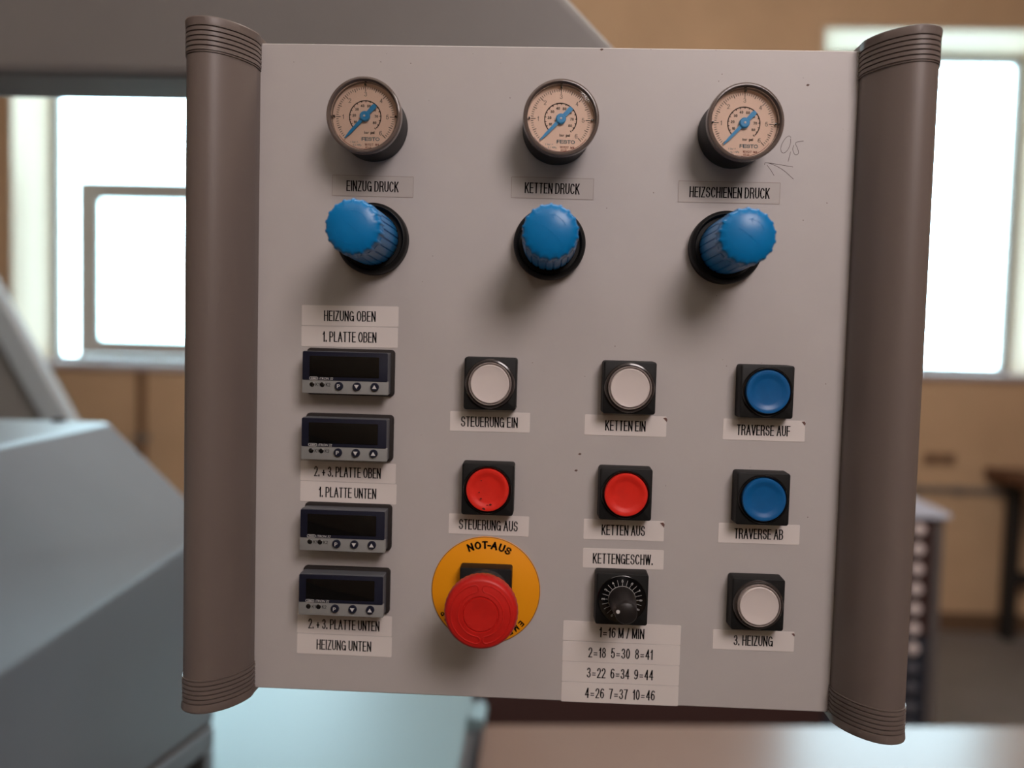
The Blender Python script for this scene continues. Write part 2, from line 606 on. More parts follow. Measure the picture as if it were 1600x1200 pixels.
# drawer rack standing far behind the panel
RX0, RX1, RY0, RY1, RH = -0.15, 1.30, 2.1, 2.55, 1.0
t = tag(empty('drawer_rack', ((RX0 + RX1) / 2, RY0, 0)), 'dark brown drawer rack with pale grey top, blurred behind the panel', 'drawer rack')
hw = (RX1 - RX0) / 2
b = MB()
b.box(-hw, hw, 0.02, RY1 - RY0, 0.06, RH - 0.012)
b.box(-hw + 0.05, hw - 0.05, 0.05, RY1 - RY0 - 0.05, 0, 0.06)
b.build('carcass', M_RACK, t, bevel=0.004)
MB().box(hw - 0.028, hw, -0.004, 0.02, 0.06, RH - 0.012).build('corner_post', material('rack_post_grey', lin(120, 112, 112), 0.4, metallic=0.5), t)
b = MB()
b.loft([[(-hw - 0.01, -0.02, RH - 0.012), (-hw - 0.01, RY1 - RY0, RH - 0.012), (-hw - 0.01, RY1 - RY0, RH + 0.05), (-hw - 0.01, -0.02, RH + 0.05)],
        [(hw - 0.10, -0.02, RH - 0.012), (hw - 0.10, RY1 - RY0, RH - 0.012), (hw - 0.10, RY1 - RY0, RH + 0.05), (hw - 0.10, -0.02, RH + 0.05)],
        [(hw + 0.012, -0.02, RH - 0.012), (hw + 0.012, RY1 - RY0, RH - 0.012), (hw + 0.012, RY1 - RY0, RH + 0.004), (hw + 0.012, -0.02, RH + 0.004)]])
b.build('rack_top', M_RACKTOP, t, bevel=0.003)
for i in range(14):
    z = 0.952 - i * 0.0635
    d = MB()
    d.box(hw - 0.34, hw - 0.034, -0.006, 0.018, z - 0.028, z + 0.028)
    d = d.build('drawer', M_RACK if i < 6 else material('drawer_blue_black', lin(46, 50, 62), 0.5), t, bevel=0.003)
    k = MB()
    k.lathe([(6, 6), (6, 14), (17, 17), (19, 22), (17, 27), (8, 29)], 20, (hw - 0.085) * 1000, z * 1000)
    k.build('knob', material('knob_glint', lin(212, 196, 196), 0.3) if i < 7 else material('knob_glint_dim', lin(92, 90, 98), 0.4), d)  # pale colour paints the glints on the knobs, grey where they fade lower down

# work bench against the wall at far right
t = tag(empty('work_bench', (3.17, 3.3, 0)), 'dark wooden work bench on steel legs against the peach wall', 'bench')
b = MB()
b.box(-0.76, 0.98, -0.06, 0.60, 0.855, 0.905)
b.build('bench_top', M_WOOD, t, bevel=0.005)
for x in (-0.64, 0.88):
    for y in (0.02, 0.52):
        MB().box(x - 0.03, x + 0.03, y - 0.03, y + 0.03, 0, 0.855).build('leg', M_STEELDARK, t, bevel=0.003)
MB().box(-0.61, 0.85, 0.50, 0.54, 0.30, 0.36).build('stretcher', M_STEELDARK, t)

# steel table, lower right
t = tag(empty('steel_table', (-0.080, 0.30, 0)), 'long steel table with a smooth top mirroring the window', 'table')
b = MB()
b.loft([[(0, 0, z), (2.15, 0, z), (2.15, 0.977, z), (0, 0.793, z)] for z in (0.715, 0.75)])
b.build('table_top', M_TABLE, t, bevel=0.006)
for x in (0.10, 2.05):
    for y in (0.08, 0.72):
        MB().box(x - 0.03, x + 0.03, y - 0.03, y + 0.03, 0, 0.715).build('leg', M_MACHINE, t, bevel=0.003)
MB().box(0.13, 2.02, 0.70, 0.74, 0.60, 0.68).build('rail', M_MACHINE, t)

# pale cabinet, lower middle
t = tag(empty('machine_cabinet', (-0.75, 0.62, 0)), 'pale blue grey machine cabinet with flat lit top below the panel', 'cabinet')
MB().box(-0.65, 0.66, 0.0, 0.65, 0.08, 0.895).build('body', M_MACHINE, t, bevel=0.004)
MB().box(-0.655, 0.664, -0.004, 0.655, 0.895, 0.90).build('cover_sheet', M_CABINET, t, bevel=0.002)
MB().box(-0.60, 0.61, 0.05, 0.60, 0, 0.08).build('plinth', M_DARK, t)
b = MB()
b.box(0.664, 0.676, 0.165, 0.215, 0.885, 0.910)
b.tube([(0.684, 0.16, 0.902), (0.684, 0.22, 0.902)], 0.0095, 14)
b.build('hinge', M_CABINET, t)

# grey machine cover along the left: its top, slanted and upright faces run away from the viewer
t = tag(empty('machine_cover', (-0.46, 0.2, 0)), 'grey sheet metal machine cover with slanted side, left of the panel', 'machine cover')


def sect(y):
    k = (y - 0.147) / (0.55 - 0.147)
    z2 = 1.236 + 0.022 * k
    xa = -0.497 - 0.034 * k
    zb = 1.072 - 0.067 * k
    return [(-1.5, y, 1.387), (xa, y, 1.387), (-0.392, y, z2), (-0.392, y, zb), (-0.46, y, zb), (-1.5, y, zb)]


mv = (0.46, -0.2, 0)
sh = lambda ring: [(p[0] + mv[0], p[1] + mv[1], p[2]) for p in ring]
MB().loft([sh(sect(-0.25)), sh(sect(0.55))]).build('sheet_cover', M_MACHINE, t, bevel=0.005)


def low(y, a, c, ins):
    k = (y - 0.147) / (0.55 - 0.147)
    z = 1.072 - 0.067 * k
    return [(-1.45, y, z - a), (-0.392 - ins, y, z - a), (-0.392 - ins, y, z - c), (-1.45, y, z - c)]


MB().loft([sh(low(-0.25, 0.0, 0.006, 0.004)), sh(low(0.55, 0.0, 0.006, 0.004))]).build('seal_strip', M_TRIM, t)
MB().loft([sh(low(-0.25, 0.006, 0.034, 0.0)), sh(low(0.55, 0.006, 0.034, 0.0))]).build('lower_rail', M_MACHINE, t, bevel=0.003)
b = MB()
b.box(-1.0, -0.01, -0.4, 0.335, 0.03, 0.97)
b.build('base', M_DARK, t)  # shade of the recess under the rail is put into this dark colour
MB().box(0.03, 0.068, 0.325, 0.35, 0.0, 0.972).build('corner_post', M_MACHINE, t, bevel=0.003)
b = MB()
for i in range(1):
    b.loft([[(-0.131 + 0.008 * math.cos(a * PI / 6), 0.352 - 0.2 + 0.008 * math.sin(a * PI / 6) + 0.19, 1.387 + z) for a in range(12)] for z in (0.0, 0.004)])
b.build('bolt', M_DARK, t, smooth=40)

# slanted guard further back on the left
t = tag(empty('slanted_guard', (-1.325, 1.3, -0.0)), 'grey slanted machine guard standing before the left window', 'machine guard')
P = [(-0.02, 1.815), (0.52, 0.895), (0.52, 0.0), (-0.9, 0.0), (-0.9, 1.815)]
MB().loft([[(x, 0.012, z) for x, z in P], [(x, 0.045, z) for x, z in P]]).build('guard_body', M_HOOD, t, bevel=0.004)
b = MB()
Q0 = [(-0.02, 1.83), (0.53, 0.895), (0.53, 0.0), (0.47, 0.0), (0.47, 0.88), (-0.078, 1.81)]
b.loft([[(x, 0.0, z) for x, z in Q0], [(x, 0.03, z) for x, z in Q0]])
b.build('edge_flange', material('flange_lit_grey', lin(158, 164, 170), 0.4), t, bevel=0.006)  # lighter copy of the machine grey, with the light on the edge painted in

# hood across the top, just behind the panel
t = tag(empty('machine_hood', (-0.4, 0.2, 0)), 'wide grey machine hood with cut corner above and behind the panel', 'machine hood')
P = [(-1.36, 1.707), (0.494, 1.707), (0.150, 2.05), (-1.36, 2.05)]
MB().loft([[(x, 0.0, z) for x, z in P], [(x, 0.073, z) for x, z in P]]).build('hood_body', M_HOOD, t, bevel=0.009, seg=4)
MB().box(-1.35, -1.20, 0.002, 0.071, 0, 1.707).build('post', M_HOOD, t, bevel=0.004)

# ------------------------------------------------------------------ the control panel
PANEL = tag(empty('control_panel', (0, 0, ZP)), 'grey operator control panel with gauges, knobs, push buttons and two rounded side handles', 'control panel')
XP0, XP1, ZP0, ZP1 = -143.0, 181.0, -176.2, 181.4
MB().box(XP0 * MM, XP1 * MM, 0, 0.003, ZP0 * MM, ZP1 * MM).build('front_plate', M_PANEL, PANEL, bevel=0.0006, seg=2)
MB().box(-0.132, 0.170, 0.003, 0.085, -0.166, 0.171).build('housing', M_BOX, PANEL, bevel=0.003)
b = MB()
b.tube([(-0.02, 0.085, 0.09), (-0.02, 0.19, 0.09), (-0.02, 0.225, 0.10), (-0.02, 0.236, 0.13), (-0.02, 0.236, 0.2285)], 0.019, 20)
b.build('support_arm', M_BOX, PANEL)


def catmull(P, n=6):
    out = []
    L = len(P)
    for i in range(L):
        p0, p1, p2, p3 = (Vector(P[(i + k - 1) % L]) for k in range(4))
        for s in range(n):
            u = s / n
            out.append(tuple(0.5 * ((2 * p1) + (-p0 + p2) * u + (2 * p0 - 5 * p1 + 4 * p2 - p3) * u * u + (-p0 + 3 * p1 - 3 * p2 + p3) * u ** 3)))
    return out


def smooth_line(P, n=4):
    """open curve through the points"""
    P = [P[0]] + list(P) + [P[-1]]
    out = []
    for i in range(1, len(P) - 2):
        p0, p1, p2, p3 = (Vector(P[i + k - 1]) for k in range(4))
        for s_ in range(n):
            u = s_ / n
            out.append(tuple(0.5 * ((2 * p1) + (-p0 + p2) * u + (2 * p0 - 5 * p1 + 4 * p2 - p3) * u * u + (-p0 + 3 * p1 - 3 * p2 + p3) * u ** 3)))
    return out + [tuple(P[-1])]


# handle profile: w outward from the panel's edge, h towards the viewer
HP = catmull([(-1.0, 1.0), (-0.6, 9.0), (4.5, 19.5), (12.5, 27.0), (20.5, 28.8), (27.6, 25.5), (31.4, 17.5), (32.0, 6.0), (29.5, -8.0), (20.0, -17.0), (6.0, -18.0), (-0.5, -10.0)])
HCX = sum(p[0] for p in HP) / len(HP)
HCH = sum(p[1] for p in HP) / len(HP)


def hring(sgn, edge, z, grow):
    pts = []
    for w, h in HP:
        d = Vector((w - HCX, h - HCH))
        d = d * (1 + grow / max(d.length, 1))
        pts.append(((edge + sgn * (HCX + d.x)) * MM, -(HCH + d.y) * MM, z * MM))
    return pts


def handle(sgn, edge, label):
    z0, z1 = -178.6, 184.3
    ho = MB().loft([hring(sgn, edge, z0 + 17, 0), hring(sgn, edge, z1 - 17, 0)]).build('side_handle', M_HANDLE, PANEL)
    tag(ho, label)
    for top in (True, False):
        zz = (lambda d: z1 - d) if top else (lambda d: z0 + d)
        rings = [hring(sgn, edge, zz(18.0), -2.0), hring(sgn, edge, zz(18.0), 0.55)]
        d = 17.6
        for k in range(6):
            rings += [hring(sgn, edge, zz(d), 0.6), hring(sgn, edge, zz(d - 0.1), -0.6), hring(sgn, edge, zz(d - 0.6), -0.6), hring(sgn, edge, zz(d - 0.7), 0.6)]
            d -= 2.45
        rings += [hring(sgn, edge, zz(0.9), 1.0), hring(sgn, edge, zz(0.25), 0.7), hring(sgn, edge, zz(0.0), -0.2)]
        MB().loft(rings).build('end_cap', M_HANDLE, ho, smooth=30)
    return ho


handle(-1, -142.4, 'brown grey rounded handle along the edge beside the temperature controllers')
handle(1, 180.3, 'brown grey rounded handle along the edge beside the blue push buttons')


# ---- stickers with lettering: text, x, z, width, height, turn, text shift, text width
STICKERS = [
    ('EINZUG DRUCK', -78.8, 105.7, 44.4, 11.2, -0.32, -0.1, 28.7),
    ('KETTEN DRUCK', 19.0, 106.5, 44.3, 11.3, -0.39, -0.1, 29.7),
    ('HEIZSCHIENEN DRUCK', 113.6, 106.1, 53.9, 11.3, -0.11, 0.3, 42.7),
    ('HEIZUNG OBEN', -90.1, 34.9, 53.6, 11.3, 0.48, -0.1, 28.7),
    ('1. PLATTE OBEN', -90.2, 23.4, 53.5, 11.4, 0.43, 0.0, 30.0),
    ('2. + 3. PLATTE OBEN', -89.8, -51.6, 53.3, 11.2, -0.27, -0.3, 37.4),
    ('1. PLATTE UNTEN', -89.5, -63.1, 53.9, 11.5, -0.21, -0.4, 32.3),
    ('2. + 3. PLATTE UNTEN', -90.4, -137.8, 53.5, 11.6, -0.21, -0.3, 40.3),
    ('HEIZUNG UNTEN', -90.3, -149.6, 53.6, 11.6, -0.16, -0.2, 31.0),
    ('STEUERUNG EIN', -11.6, -21.2, 44.0, 11.1, 0.33, -0.3, 31.3),
    ('STEUERUNG AUS', -10.8, -78.5, 44.4, 11.4, -0.45, -0.2, 32.7),
    ('KETTEN EIN', 62.6, -21.0, 44.5, 11.4, 0.13, 0.0, 22.0),
    ('KETTEN AUS', 63.6, -78.7, 44.1, 11.3, 0.26, -0.2, 23.8),
    ('TRAVERSE AUF', 137.5, -21.2, 44.0, 11.6, 0.07, -0.2, 28.9),
    ('TRAVERSE AB', 137.2, -78.1, 44.0, 11.1, 0.33, -0.1, 26.5),
    ('3. HEIZUNG', 136.7, -137.5, 44.3, 11.2, 0.32, -0.1, 21.4),
    ('KETTENGESCHW.', 63.9, -94.7, 44.3, 11.0, 0.45, -0.2, 33.0),
    ('1=16 M / MIN', 64.5, -136.2, 64.9, 11.2, -0.31, 0.0, 24.9),
    ('2=18  5=30  8=41', 64.5, -147.7, 64.8, 11.4, 0.0, -0.3, 35.7),
    ('3=22  6=34  9=44', 64.5, -159.2, 64.7, 11.4, 0.04, -0.2, 36.8),
    ('4=26  7=37  10=46', 64.5, -170.7, 64.7, 11.3, 0.09, 0.1, 38.7),
]
for text, x, z, w, h, rot, dx, tw in STICKERS:
    film = 'DRUCK' in text
    s = MB().rounded(w, h - 0.15, 0.5, 0.0, 0.18 if not film else 0.12, seg=2).build('sticker', M_FILM if film else M_PAPER, PANEL, (x * MM, 0, z * MM), (0, -math.radians(rot), 0), smooth=0)
    tag(s, ('clear film sticker reading ' if film else 'white sticker reading ') + ' '.join(text.split()))
    top = 0.18 if not film else 0.12
    g = drawn(MB(), text, dx, -0.1, 5.9, top + 0.05, width=tw, t=0.70)
    g.build('lettering', M_INK, s, flat=True)
    if film:
        e = MB()
        W, H = w / 2, h / 2 - 0.07
        for (a, c) in (((-W, -H), (W, -H)), ((W, -H), (W, H)), ((W, H), (-W, H)), ((-W, H), (-W, -H))):
            e.ribbon([a, c], 0.28, top + 0.03)
        e.build('film_edge', material('film_edge_brown', lin(158, 146, 140), 0.5), s, flat=True)


# ---- pressure gauges
def polar(r, deg):
    return r * math.cos(math.radians(deg)), r * math.sin(math.radians(deg))


def gauge():
    g = MB().lathe([(17.6, -1.6), (18.4, 0.4), (18.4, 17.5), (18.9, 18.2), (18.9, 20.6), (17.5, 20.6), (17.5, 20.0)], 72).build('pressure_gauge', M_BLACK, PANEL)
    MB().lathe([(17.7, 19.8), (19.2, 19.8), (19.45, 20.4), (19.45, 24.0), (19.2, 24.8), (18.6, 25.2), (18.0, 25.2), (17.5, 24.6), (17.2, 23.2), (17.0, 20.9), (17.0, 20.4)], 72, closed=True).build('rim', M_RIM, g)
    MB().lathe([(17.4, 20.05), (17.4, 20.6), (0.0, 20.6)], 64).build('dial', M_DIAL, g)
    hh = 20.68
    k = MB()
    for i in range(61):
        a = 225 - 270 * i / 60
        if i % 10 == 0:
            k.tick(a, 12.9, 15.3, 0.34, hh)
        elif i % 5 == 0:
            k.tick(a, 13.4, 15.3, 0.36, hh)
        else:
            k.tick(a, 14.0, 15.3, 0.27, hh)
    for n in range(1, 7):
        x, z = polar(11.6, 225 - 45 * n)
        drawn(k, str(n), x, z, 2.3, hh, t=0.26, narrow=0.9)
    k.glyphs('bar', 0.9, -7.9, 1.35, hh, bold=0.01)
    k.build('bar_scale', M_DIALINK, g, flat=True)
    k = MB()
    k.arc(8.2, -44, 224, 0.5, hh, 60)
    for p in range(5, 88, 5):
        k.tick(207 - (p - 10) * 3.4, 7.4, 8.5, 0.38, hh)
    for p in range(10, 81, 10):
        x, z = polar(5.8, 207 - (p - 10) * 3.4)
        drawn(k, str(p), x, z, 1.45, hh, t=0.3, narrow=0.8)
    k.glyphs('psi', 4.0, -7.9, 1.35, hh, bold=0.03)
    k.build('psi_scale', M_INK, g, flat=True)
    k = MB()
    drawn(k, 'FESTO', 3.0, -11.3, 1.95, hh, width=9.4, t=0.42, gap=0.16)
    k.glyphs('1 bar =', -5.5, -12.8, 0.95, hh)
    k.glyphs('0,1 MPa', -4.0, -14.4, 0.95, hh)
    k.build('maker_print', M_DIALBLUE, g, flat=True)
    k = MB()
    drawn(k, '161127  M4', 3.7, -14.1, 1.2, hh, width=7.4, t=0.22)
    drawn(k, '07.1.0', 1.9, -15.6, 0.95, hh, t=0.2, narrow=0.8)
    k.arc(16.4, 215, 325, 0.22, hh, 40)
    k.build('red_print', M_DIALRED, g, flat=True)
    d = lambda r, a: polar(r, a)
    # needle: long tapered pointer towards zero, broad tail on the far side
    c, s = math.cos(math.radians(227)), math.sin(math.radians(227))
    along = lambda u, v: (c * u - s * v, s * u + c * v)
    MB().prism([along(15.0, 0.22), along(15.0, -0.22), along(11.0, -0.72), along(0, -0.95), along(-5.5, -1.15), along(-6.6, -1.3), along(-8.0, -0.9), along(-8.0, 0.9), along(-6.6, 1.3), along(-5.5, 1.15), along(0, 0.95), along(11.0, 0.72)], 21.3, 21.8).build('needle', M_NEEDLE, g, smooth=0)
    MB().lathe([(2.6, 20.6), (2.6, 22.3), (2.2, 22.7), (0.9, 22.8), (0.0, 22.6)], 32).build('needle_hub', M_NEEDLE, g)
    MB().lathe([(0.55, 22.5), (0.55, 23.0), (0, 23.1)], 16).build('pin', M_PRINT, g)
    for a in (90, 180, 0):
        x, z = polar(16.1, a)
        MB().lathe([(0.5, 20.6), (0.55, 22.0), (0.0, 22.1)], 12, x, z).build('stop_peg', M_BLACKSH, g)
    MB().lathe([(17.0, 23.3), (17.0, 23.9), (0.0, 23.9)], 64).build('cover_glass', M_COVER, g)
    return g


g0 = gauge()
g0.location = (-78.5 * MM, 0, 137.1 * MM)
g0.rotation_euler = (0, 0, math.radians(-1.0))
tag(g0, 'round pressure gauge above the EINZUG DRUCK sticker')
g1 = copy_part(g0, PANEL, (20.4 * MM, 0, 137.0 * MM), 'round pressure gauge above the KETTEN DRUCK sticker')
g1.rotation_euler = (math.radians(-1.2), 0, math.radians(4.6))
g2 = copy_part(g0, PANEL, (113.9 * MM, 0, 136.9 * MM), 'round pressure gauge above the HEIZSCHIENEN DRUCK sticker, beside the pencilled note')

g2.rotation_euler = (0, 0, math.radians(3.2))


# ---- regulator knobs
def regulator():
    n = 160
    flute = lambda a, k: 1.0 - 0.045 * (1 if (a * 22 / (2 * PI)) % 1 < 0.16 else 0)
    k = MB().lathe([(13.6, 5.0), (14.3, 6.0), (14.3, 20.0), (13.7, 44.0)], 264, lobe=lambda a, q: flute(a, q) if q else 1.0).build('regulator_knob', M_BLUE, PANEL, smooth=50)
    b = MB()
    b.lathe([(19.3, 0), (19.3, 5.6), (19.0, 6.6), (18.2, 7.6), (17.4, 8.0), (16.9, 7.4), (16.8, 5.8), (16.2, 5.2), (14.4, 5.2), (14.2, 4.0)], 80)
    b.build('mounting_ring', M_BLACK, k)

    def lobes(a, q):
        if q in (0, 5, 6, 7, 8, 9):
            return 1.0
        u = (a * 18 / (2 * PI)) % 1.0
        c = max(0.0, 1 - abs(u - 0.5) / 0.22)
        return 1.0 + 0.043 * min(1.0, c * 2.2)
    b = MB()
    b.lathe([(13.0, 40.5), (13.5, 40.5), (13.5, 43.0), (13.3, 48.6), (12.9, 49.6), (12.3, 50.3), (10.0, 51.3), (7.0, 52.1), (3.5, 52.6), (0.0, 52.75)], 360, lobe=lobes)
    b.build('knob_cap', M_BLUE, k, smooth=45)
    e = MB()
    zz = lambda r: 52.75 - (r / 12.3) ** 2 * 2.4
    for r, a0, a1 in ((8.6, 195, 290), (7.6, 20, 95)):
        e.tube([((r * math.cos(math.radians(a))) * MM, -zz(r) * MM, (r * math.sin(math.radians(a))) * MM) for a in range(a0, a1 + 1, 5)], 0.2 * MM, 6)
    for pts in (((-4.5, 3.0), (0.5, -0.5)), ((0.5, -0.5), (4.2, -4.0)), ((4.2, -4.0), (4.6, -5.2)), ((0.7, 7.6), (1.4, 6.0)), ((0.7, 7.6), (2.2, 8.4))):
        e.tube([(x * MM, -zz(math.hypot(x, z)) * MM, z * MM) for x, z in pts], 0.2 * MM, 6)
    e.build('embossed_mark', M_BLUE, k)
    return k


k0 = regulator()
k0.location = (-77.5 * MM, 0, 76.6 * MM)
tag(k0, 'blue fluted regulator knob below the EINZUG DRUCK sticker')
copy_part(k0, PANEL, (18.3 * MM, 0, 76.2 * MM), 'blue fluted regulator knob below the KETTEN DRUCK sticker')
copy_part(k0, PANEL, (112.2 * MM, 0, 76.2 * MM), 'blue fluted regulator knob below the HEIZSCHIENEN DRUCK sticker')


# ---- temperature controllers
def controller():
    c = MB().rounded(48.6, 25.6, 2.2, 0.0, 2.3, 0.5, 0.1).build('temperature_controller', M_GASKET, PANEL)
    b = MB()
    rect = lambda w, h: (-w / 2 * MM, w / 2 * MM, -h / 2 * MM, h / 2 * MM)
    b.frustum(rect(45.8, 22.4), -2.3 * MM, rect(46.2, 22.6), -10.6 * MM)
    b.frustum(rect(46.2, 22.6), -10.6 * MM, rect(45.0, 21.4), -12.0 * MM)
    b.build('front_bezel', material('controller_side', lin(92, 94, 99), 0.5), c, bevel=0.0004, seg=2)
    fx = lambda u: (u - 0.5) * 45.0
    fz = lambda v: (0.5 - v) * 21.4
    plate = lambda u0, u1, v0, v1, h0, h1, r: MB().rounded((u1 - u0) * 45.0, (v1 - v0) * 21.4, r, h0, h1, fx((u0 + u1) / 2), fz((v0 + v1) / 2), seg=3)
    plate(-0.012, 1.012, -0.02, 0.70, 11.90, 12.35, 0.6).build('navy_fascia', M_NAVY, c)
    plate(-0.018, 1.022, 0.69, 1.035, 10.0, 12.08, 0.6).build('key_strip', M_CTRLGREY, c)
    plate(0.075, 0.91, 0.09, 0.615, 12.20, 12.55, 0.5).build('display', M_SCREEN, c)
    for u in (0.105, 0.228):
        MB().lathe([(1.35, 11.80), (1.35, 12.15), (1.0, 12.40), (0, 12.45)], 24, fx(u), fz(0.81)).build('indicator_lamp', M_BLACKSH, c)
    for u in (0.432, 0.648, 0.862):
        MB().lathe([(2.25, 11.80), (2.25, 12.90), (1.9, 13.40), (0, 13.55)], 32, fx(u), fz(0.835)).build('key', M_NAVY, c)
    p = MB()
    # maker's rounded outline with its four letters, then the type name
    ring = []
    for q, (sx, sz) in enumerate(((1, 1), (-1, 1), (-1, -1), (1, -1))):
        for s_ in range(6):
            a = q * PI / 2 + s_ * PI / 10
            ring.append((fx(0.126) + sx * 1.55 + 0.72 * math.cos(a), fz(0.655) + 0.72 * math.sin(a)))
    ring.append(ring[0])
    p.ribbon(ring, 0.22, 12.58)
    drawn(p, 'JUMO', fx(0.126), fz(0.655), 0.8, 12.58, width=3.2, t=0.2)
    p.glyphs('iTRON 32', fx(0.275), fz(0.655), 1.25, 12.58, width=7.6, shear=0.25)
    drawn(p, 'P', fx(0.432), fz(0.835), 2.1, 13.62, t=0.42, narrow=0.95)
    x, z = fx(0.648), fz(0.835)
    p.poly([(x - 1.25, z + 0.95), (x, z - 1.15), (x + 1.25, z + 0.95)], 13.62)
    x, z = fx(0.862), fz(0.835)
    p.poly([(x - 1.25, z - 0.95), (x + 1.25, z - 0.95), (x, z + 1.15)], 13.62)
    p.build('white_print', M_PRINT, c, flat=True)
    p = MB()
    drawn(p, 'K1', fx(0.172), fz(0.81), 1.9, 12.14, width=2.1, t=0.26)
    drawn(p, 'K2', fx(0.298), fz(0.81), 1.9, 12.14, width=2.4, t=0.26)
    p.build('black_print', M_INK, c, flat=True)
    return c


c0 = controller()
c0.location = (-89.4 * MM, 0, 4.0 * MM)
tag(c0, 'temperature controller with dark display under the 1. PLATTE OBEN sticker')
copy_part(c0, PANEL, (-89.4 * MM, 0, -31.9 * MM), 'temperature controller with dark display above the 2. + 3. PLATTE OBEN sticker')
copy_part(c0, PANEL, (-89.4 * MM, 0, -81.7 * MM), 'temperature controller with dark display under the 1. PLATTE UNTEN sticker')
copy_part(c0, PANEL, (-89.7 * MM, 0, -117.4 * MM), 'temperature controller with dark display above the 2. + 3. PLATTE UNTEN sticker')


# ---- push buttons
def button_base(name):
    return MB().rounded(28.6, 28.6, 1.6, 0.0, 9.5, taper=0.25).build(name, M_BLACK, PANEL)


def white_button():
    o = button_base('push_button')
    MB().lathe([(13.5, 9.3), (13.5, 10.0), (13.0, 10.9), (12.2, 11.2), (11.9, 10.6), (11.9, 9.4)], 64).build('collar', M_SMOKE, o)
    MB().lathe([(11.6, 9.4), (11.7, 11.6), (11.3, 12.3), (11.0, 12.3), (10.7, 11.7), (10.65, 11.2), (10.4, 11.0)], 64).build('lens_rim', M_LENSRING, o)
    MB().lathe([(11.0, 9.4), (10.6, 11.0), (10.3, 12.2), (9.9, 12.5), (9.4, 12.35), (5.0, 12.0), (0, 11.9)], 64).build('lens', M_LENS, o)
    return o


def flat_button(m):
    o = button_base('push_button')
    MB().lathe([(13.3, 9.3), (13.3, 9.9), (12.9, 10.5), (12.3, 10.6), (11.9, 10.2), (11.9, 9.2)], 64).build('collar', M_BLACKSH, o)
    MB().lathe([(11.55, 9.2), (11.55, 11.5), (11.2, 12.0), (10.4, 12.1), (9.0, 11.8), (7.8, 11.2), (6.4, 10.95), (0, 10.85)], 64).build('button_cap', m, o)
    return o


w0 = white_button()
w0.location = (-11.4 * MM, 0, 0.2 * MM)
tag(w0, 'square push button with white lens above the STEUERUNG EIN sticker')
copy_part(w0, PANEL, (63.1 * MM, 0, 0.2 * MM), 'square push button with white lens above the KETTEN EIN sticker')
copy_part(w0, PANEL, (135.7 * MM, 0, -114.4 * MM), 'square push button with white lens above the 3. HEIZUNG sticker')
r0 = flat_button(M_RED)
r0.location = (-11.3 * MM, 0, -57.0 * MM)
tag(r0, 'square push button with smudged red cap above the STEUERUNG AUS sticker')
copy_part(r0, PANEL, (63.0 * MM, 0, -57.1 * MM), 'square push button with red cap above the KETTEN AUS sticker')
l0 = flat_button(M_PUSHBLUE)
l0.location = (135.7 * MM, 0, 0.2 * MM)
tag(l0, 'square push button with blue cap above the TRAVERSE AUF sticker')
copy_part(l0, PANEL, (136.0 * MM, 0, -57.2 * MM), 'square push button with blue cap above the TRAVERSE AB sticker')
# smudges on the worn red cap
b = MB()
for x, z, r in ((-1.6, -10.0, 0.9), (1.8, -7.6, 0.7), (-3.4, -4.6, 0.6), (-3.4, 5.2, 0.45), (-4.3, -1.2, 0.5), (0.2, -7.9, 0.5)):
    n = 9
    b.poly([(x + r * random.uniform(.6, 1.3) * math.cos(2 * PI * i / n), z + r * random.uniform(.4, .9) * math.sin(2 * PI * i / n)) for i in range(n)], 12.16)
b.build('smudge_marks', material('smudge_brown', lin(92, 30, 22), 0.8), r0, flat=True)

# ---- emergency stop
d = MB().lathe([(30.3, 0.0), (30.3, 0.35), (30.0, 0.5), (0, 0.5)], 96).build('warning_disc', M_YELLOW, PANEL, (-11.5 * MM, 0, -115.2 * MM))
tag(d, 'yellow round NOT-AUS disc behind the red emergency stop')
b = MB()
for i, ch in enumerate('NOT-AUS'):
    a = (110.8, 101.2, 92.4, 87.0, 80.6, 71.0, 62.4)[i]
    x, z = polar(25.6, a)
    drawn(b, ch, x, z, 4.6, 0.56, rot=a - 90, t=1.15, narrow=0.84)
for i, ch in enumerate('EMERGENCY STOP'):
    if ch != ' ':
        a = -41.5 - 8.3 * i
        x, z = polar(27.0, a)
        drawn(b, ch, x, z, 3.4, 0.56, rot=a - 90, t=0.8, narrow=0.8)
b.build('lettering', M_INK, d, flat=True)
b = MB()
b.arc(30.0, 0, 360, 0.3, 0.54, 120)
b.build('edge_line', M_TRIM, d, flat=True)
e = MB().rounded(28.6, 28.6, 1.2, 0.5, 9.5, taper=0.25).build('emergency_stop_button', M_BLACK, PANEL, (-11.2 * MM, 0, -114.3 * MM))
tag(e, 'red mushroom emergency stop on black square base')
MB().lathe([(13.6, 9.3), (13.6, 11.0), (12.8, 12.0), (12.6, 19.0), (11.8, 20.5), (10.5, 21.0), (10.5, 31.0)], 64).build('collar', M_SMOKE, e)
nub = lambda a, q: 1.0 + (0.006 * math.cos(a * 40) if q in (2, 3) else 0)
b = MB()
b.lathe([(11, 28), (17.0, 30), (18.6, 33.5), (18.8, 38), (18.3, 40.4), (17.2, 41.8), (16.5, 42.0), (9.4, 42.9), (9.1, 42.3), (8.7, 42.3), (8.4, 43.0), (5, 42.8), (0, 42.7)], 240, lobe=nub)
b.build('mushroom_cap', M_ESTOP, e, smooth=50)
b = MB()
hgt = lambda r: 42.0 + (16.4 - r) / 7.0 * 0.9
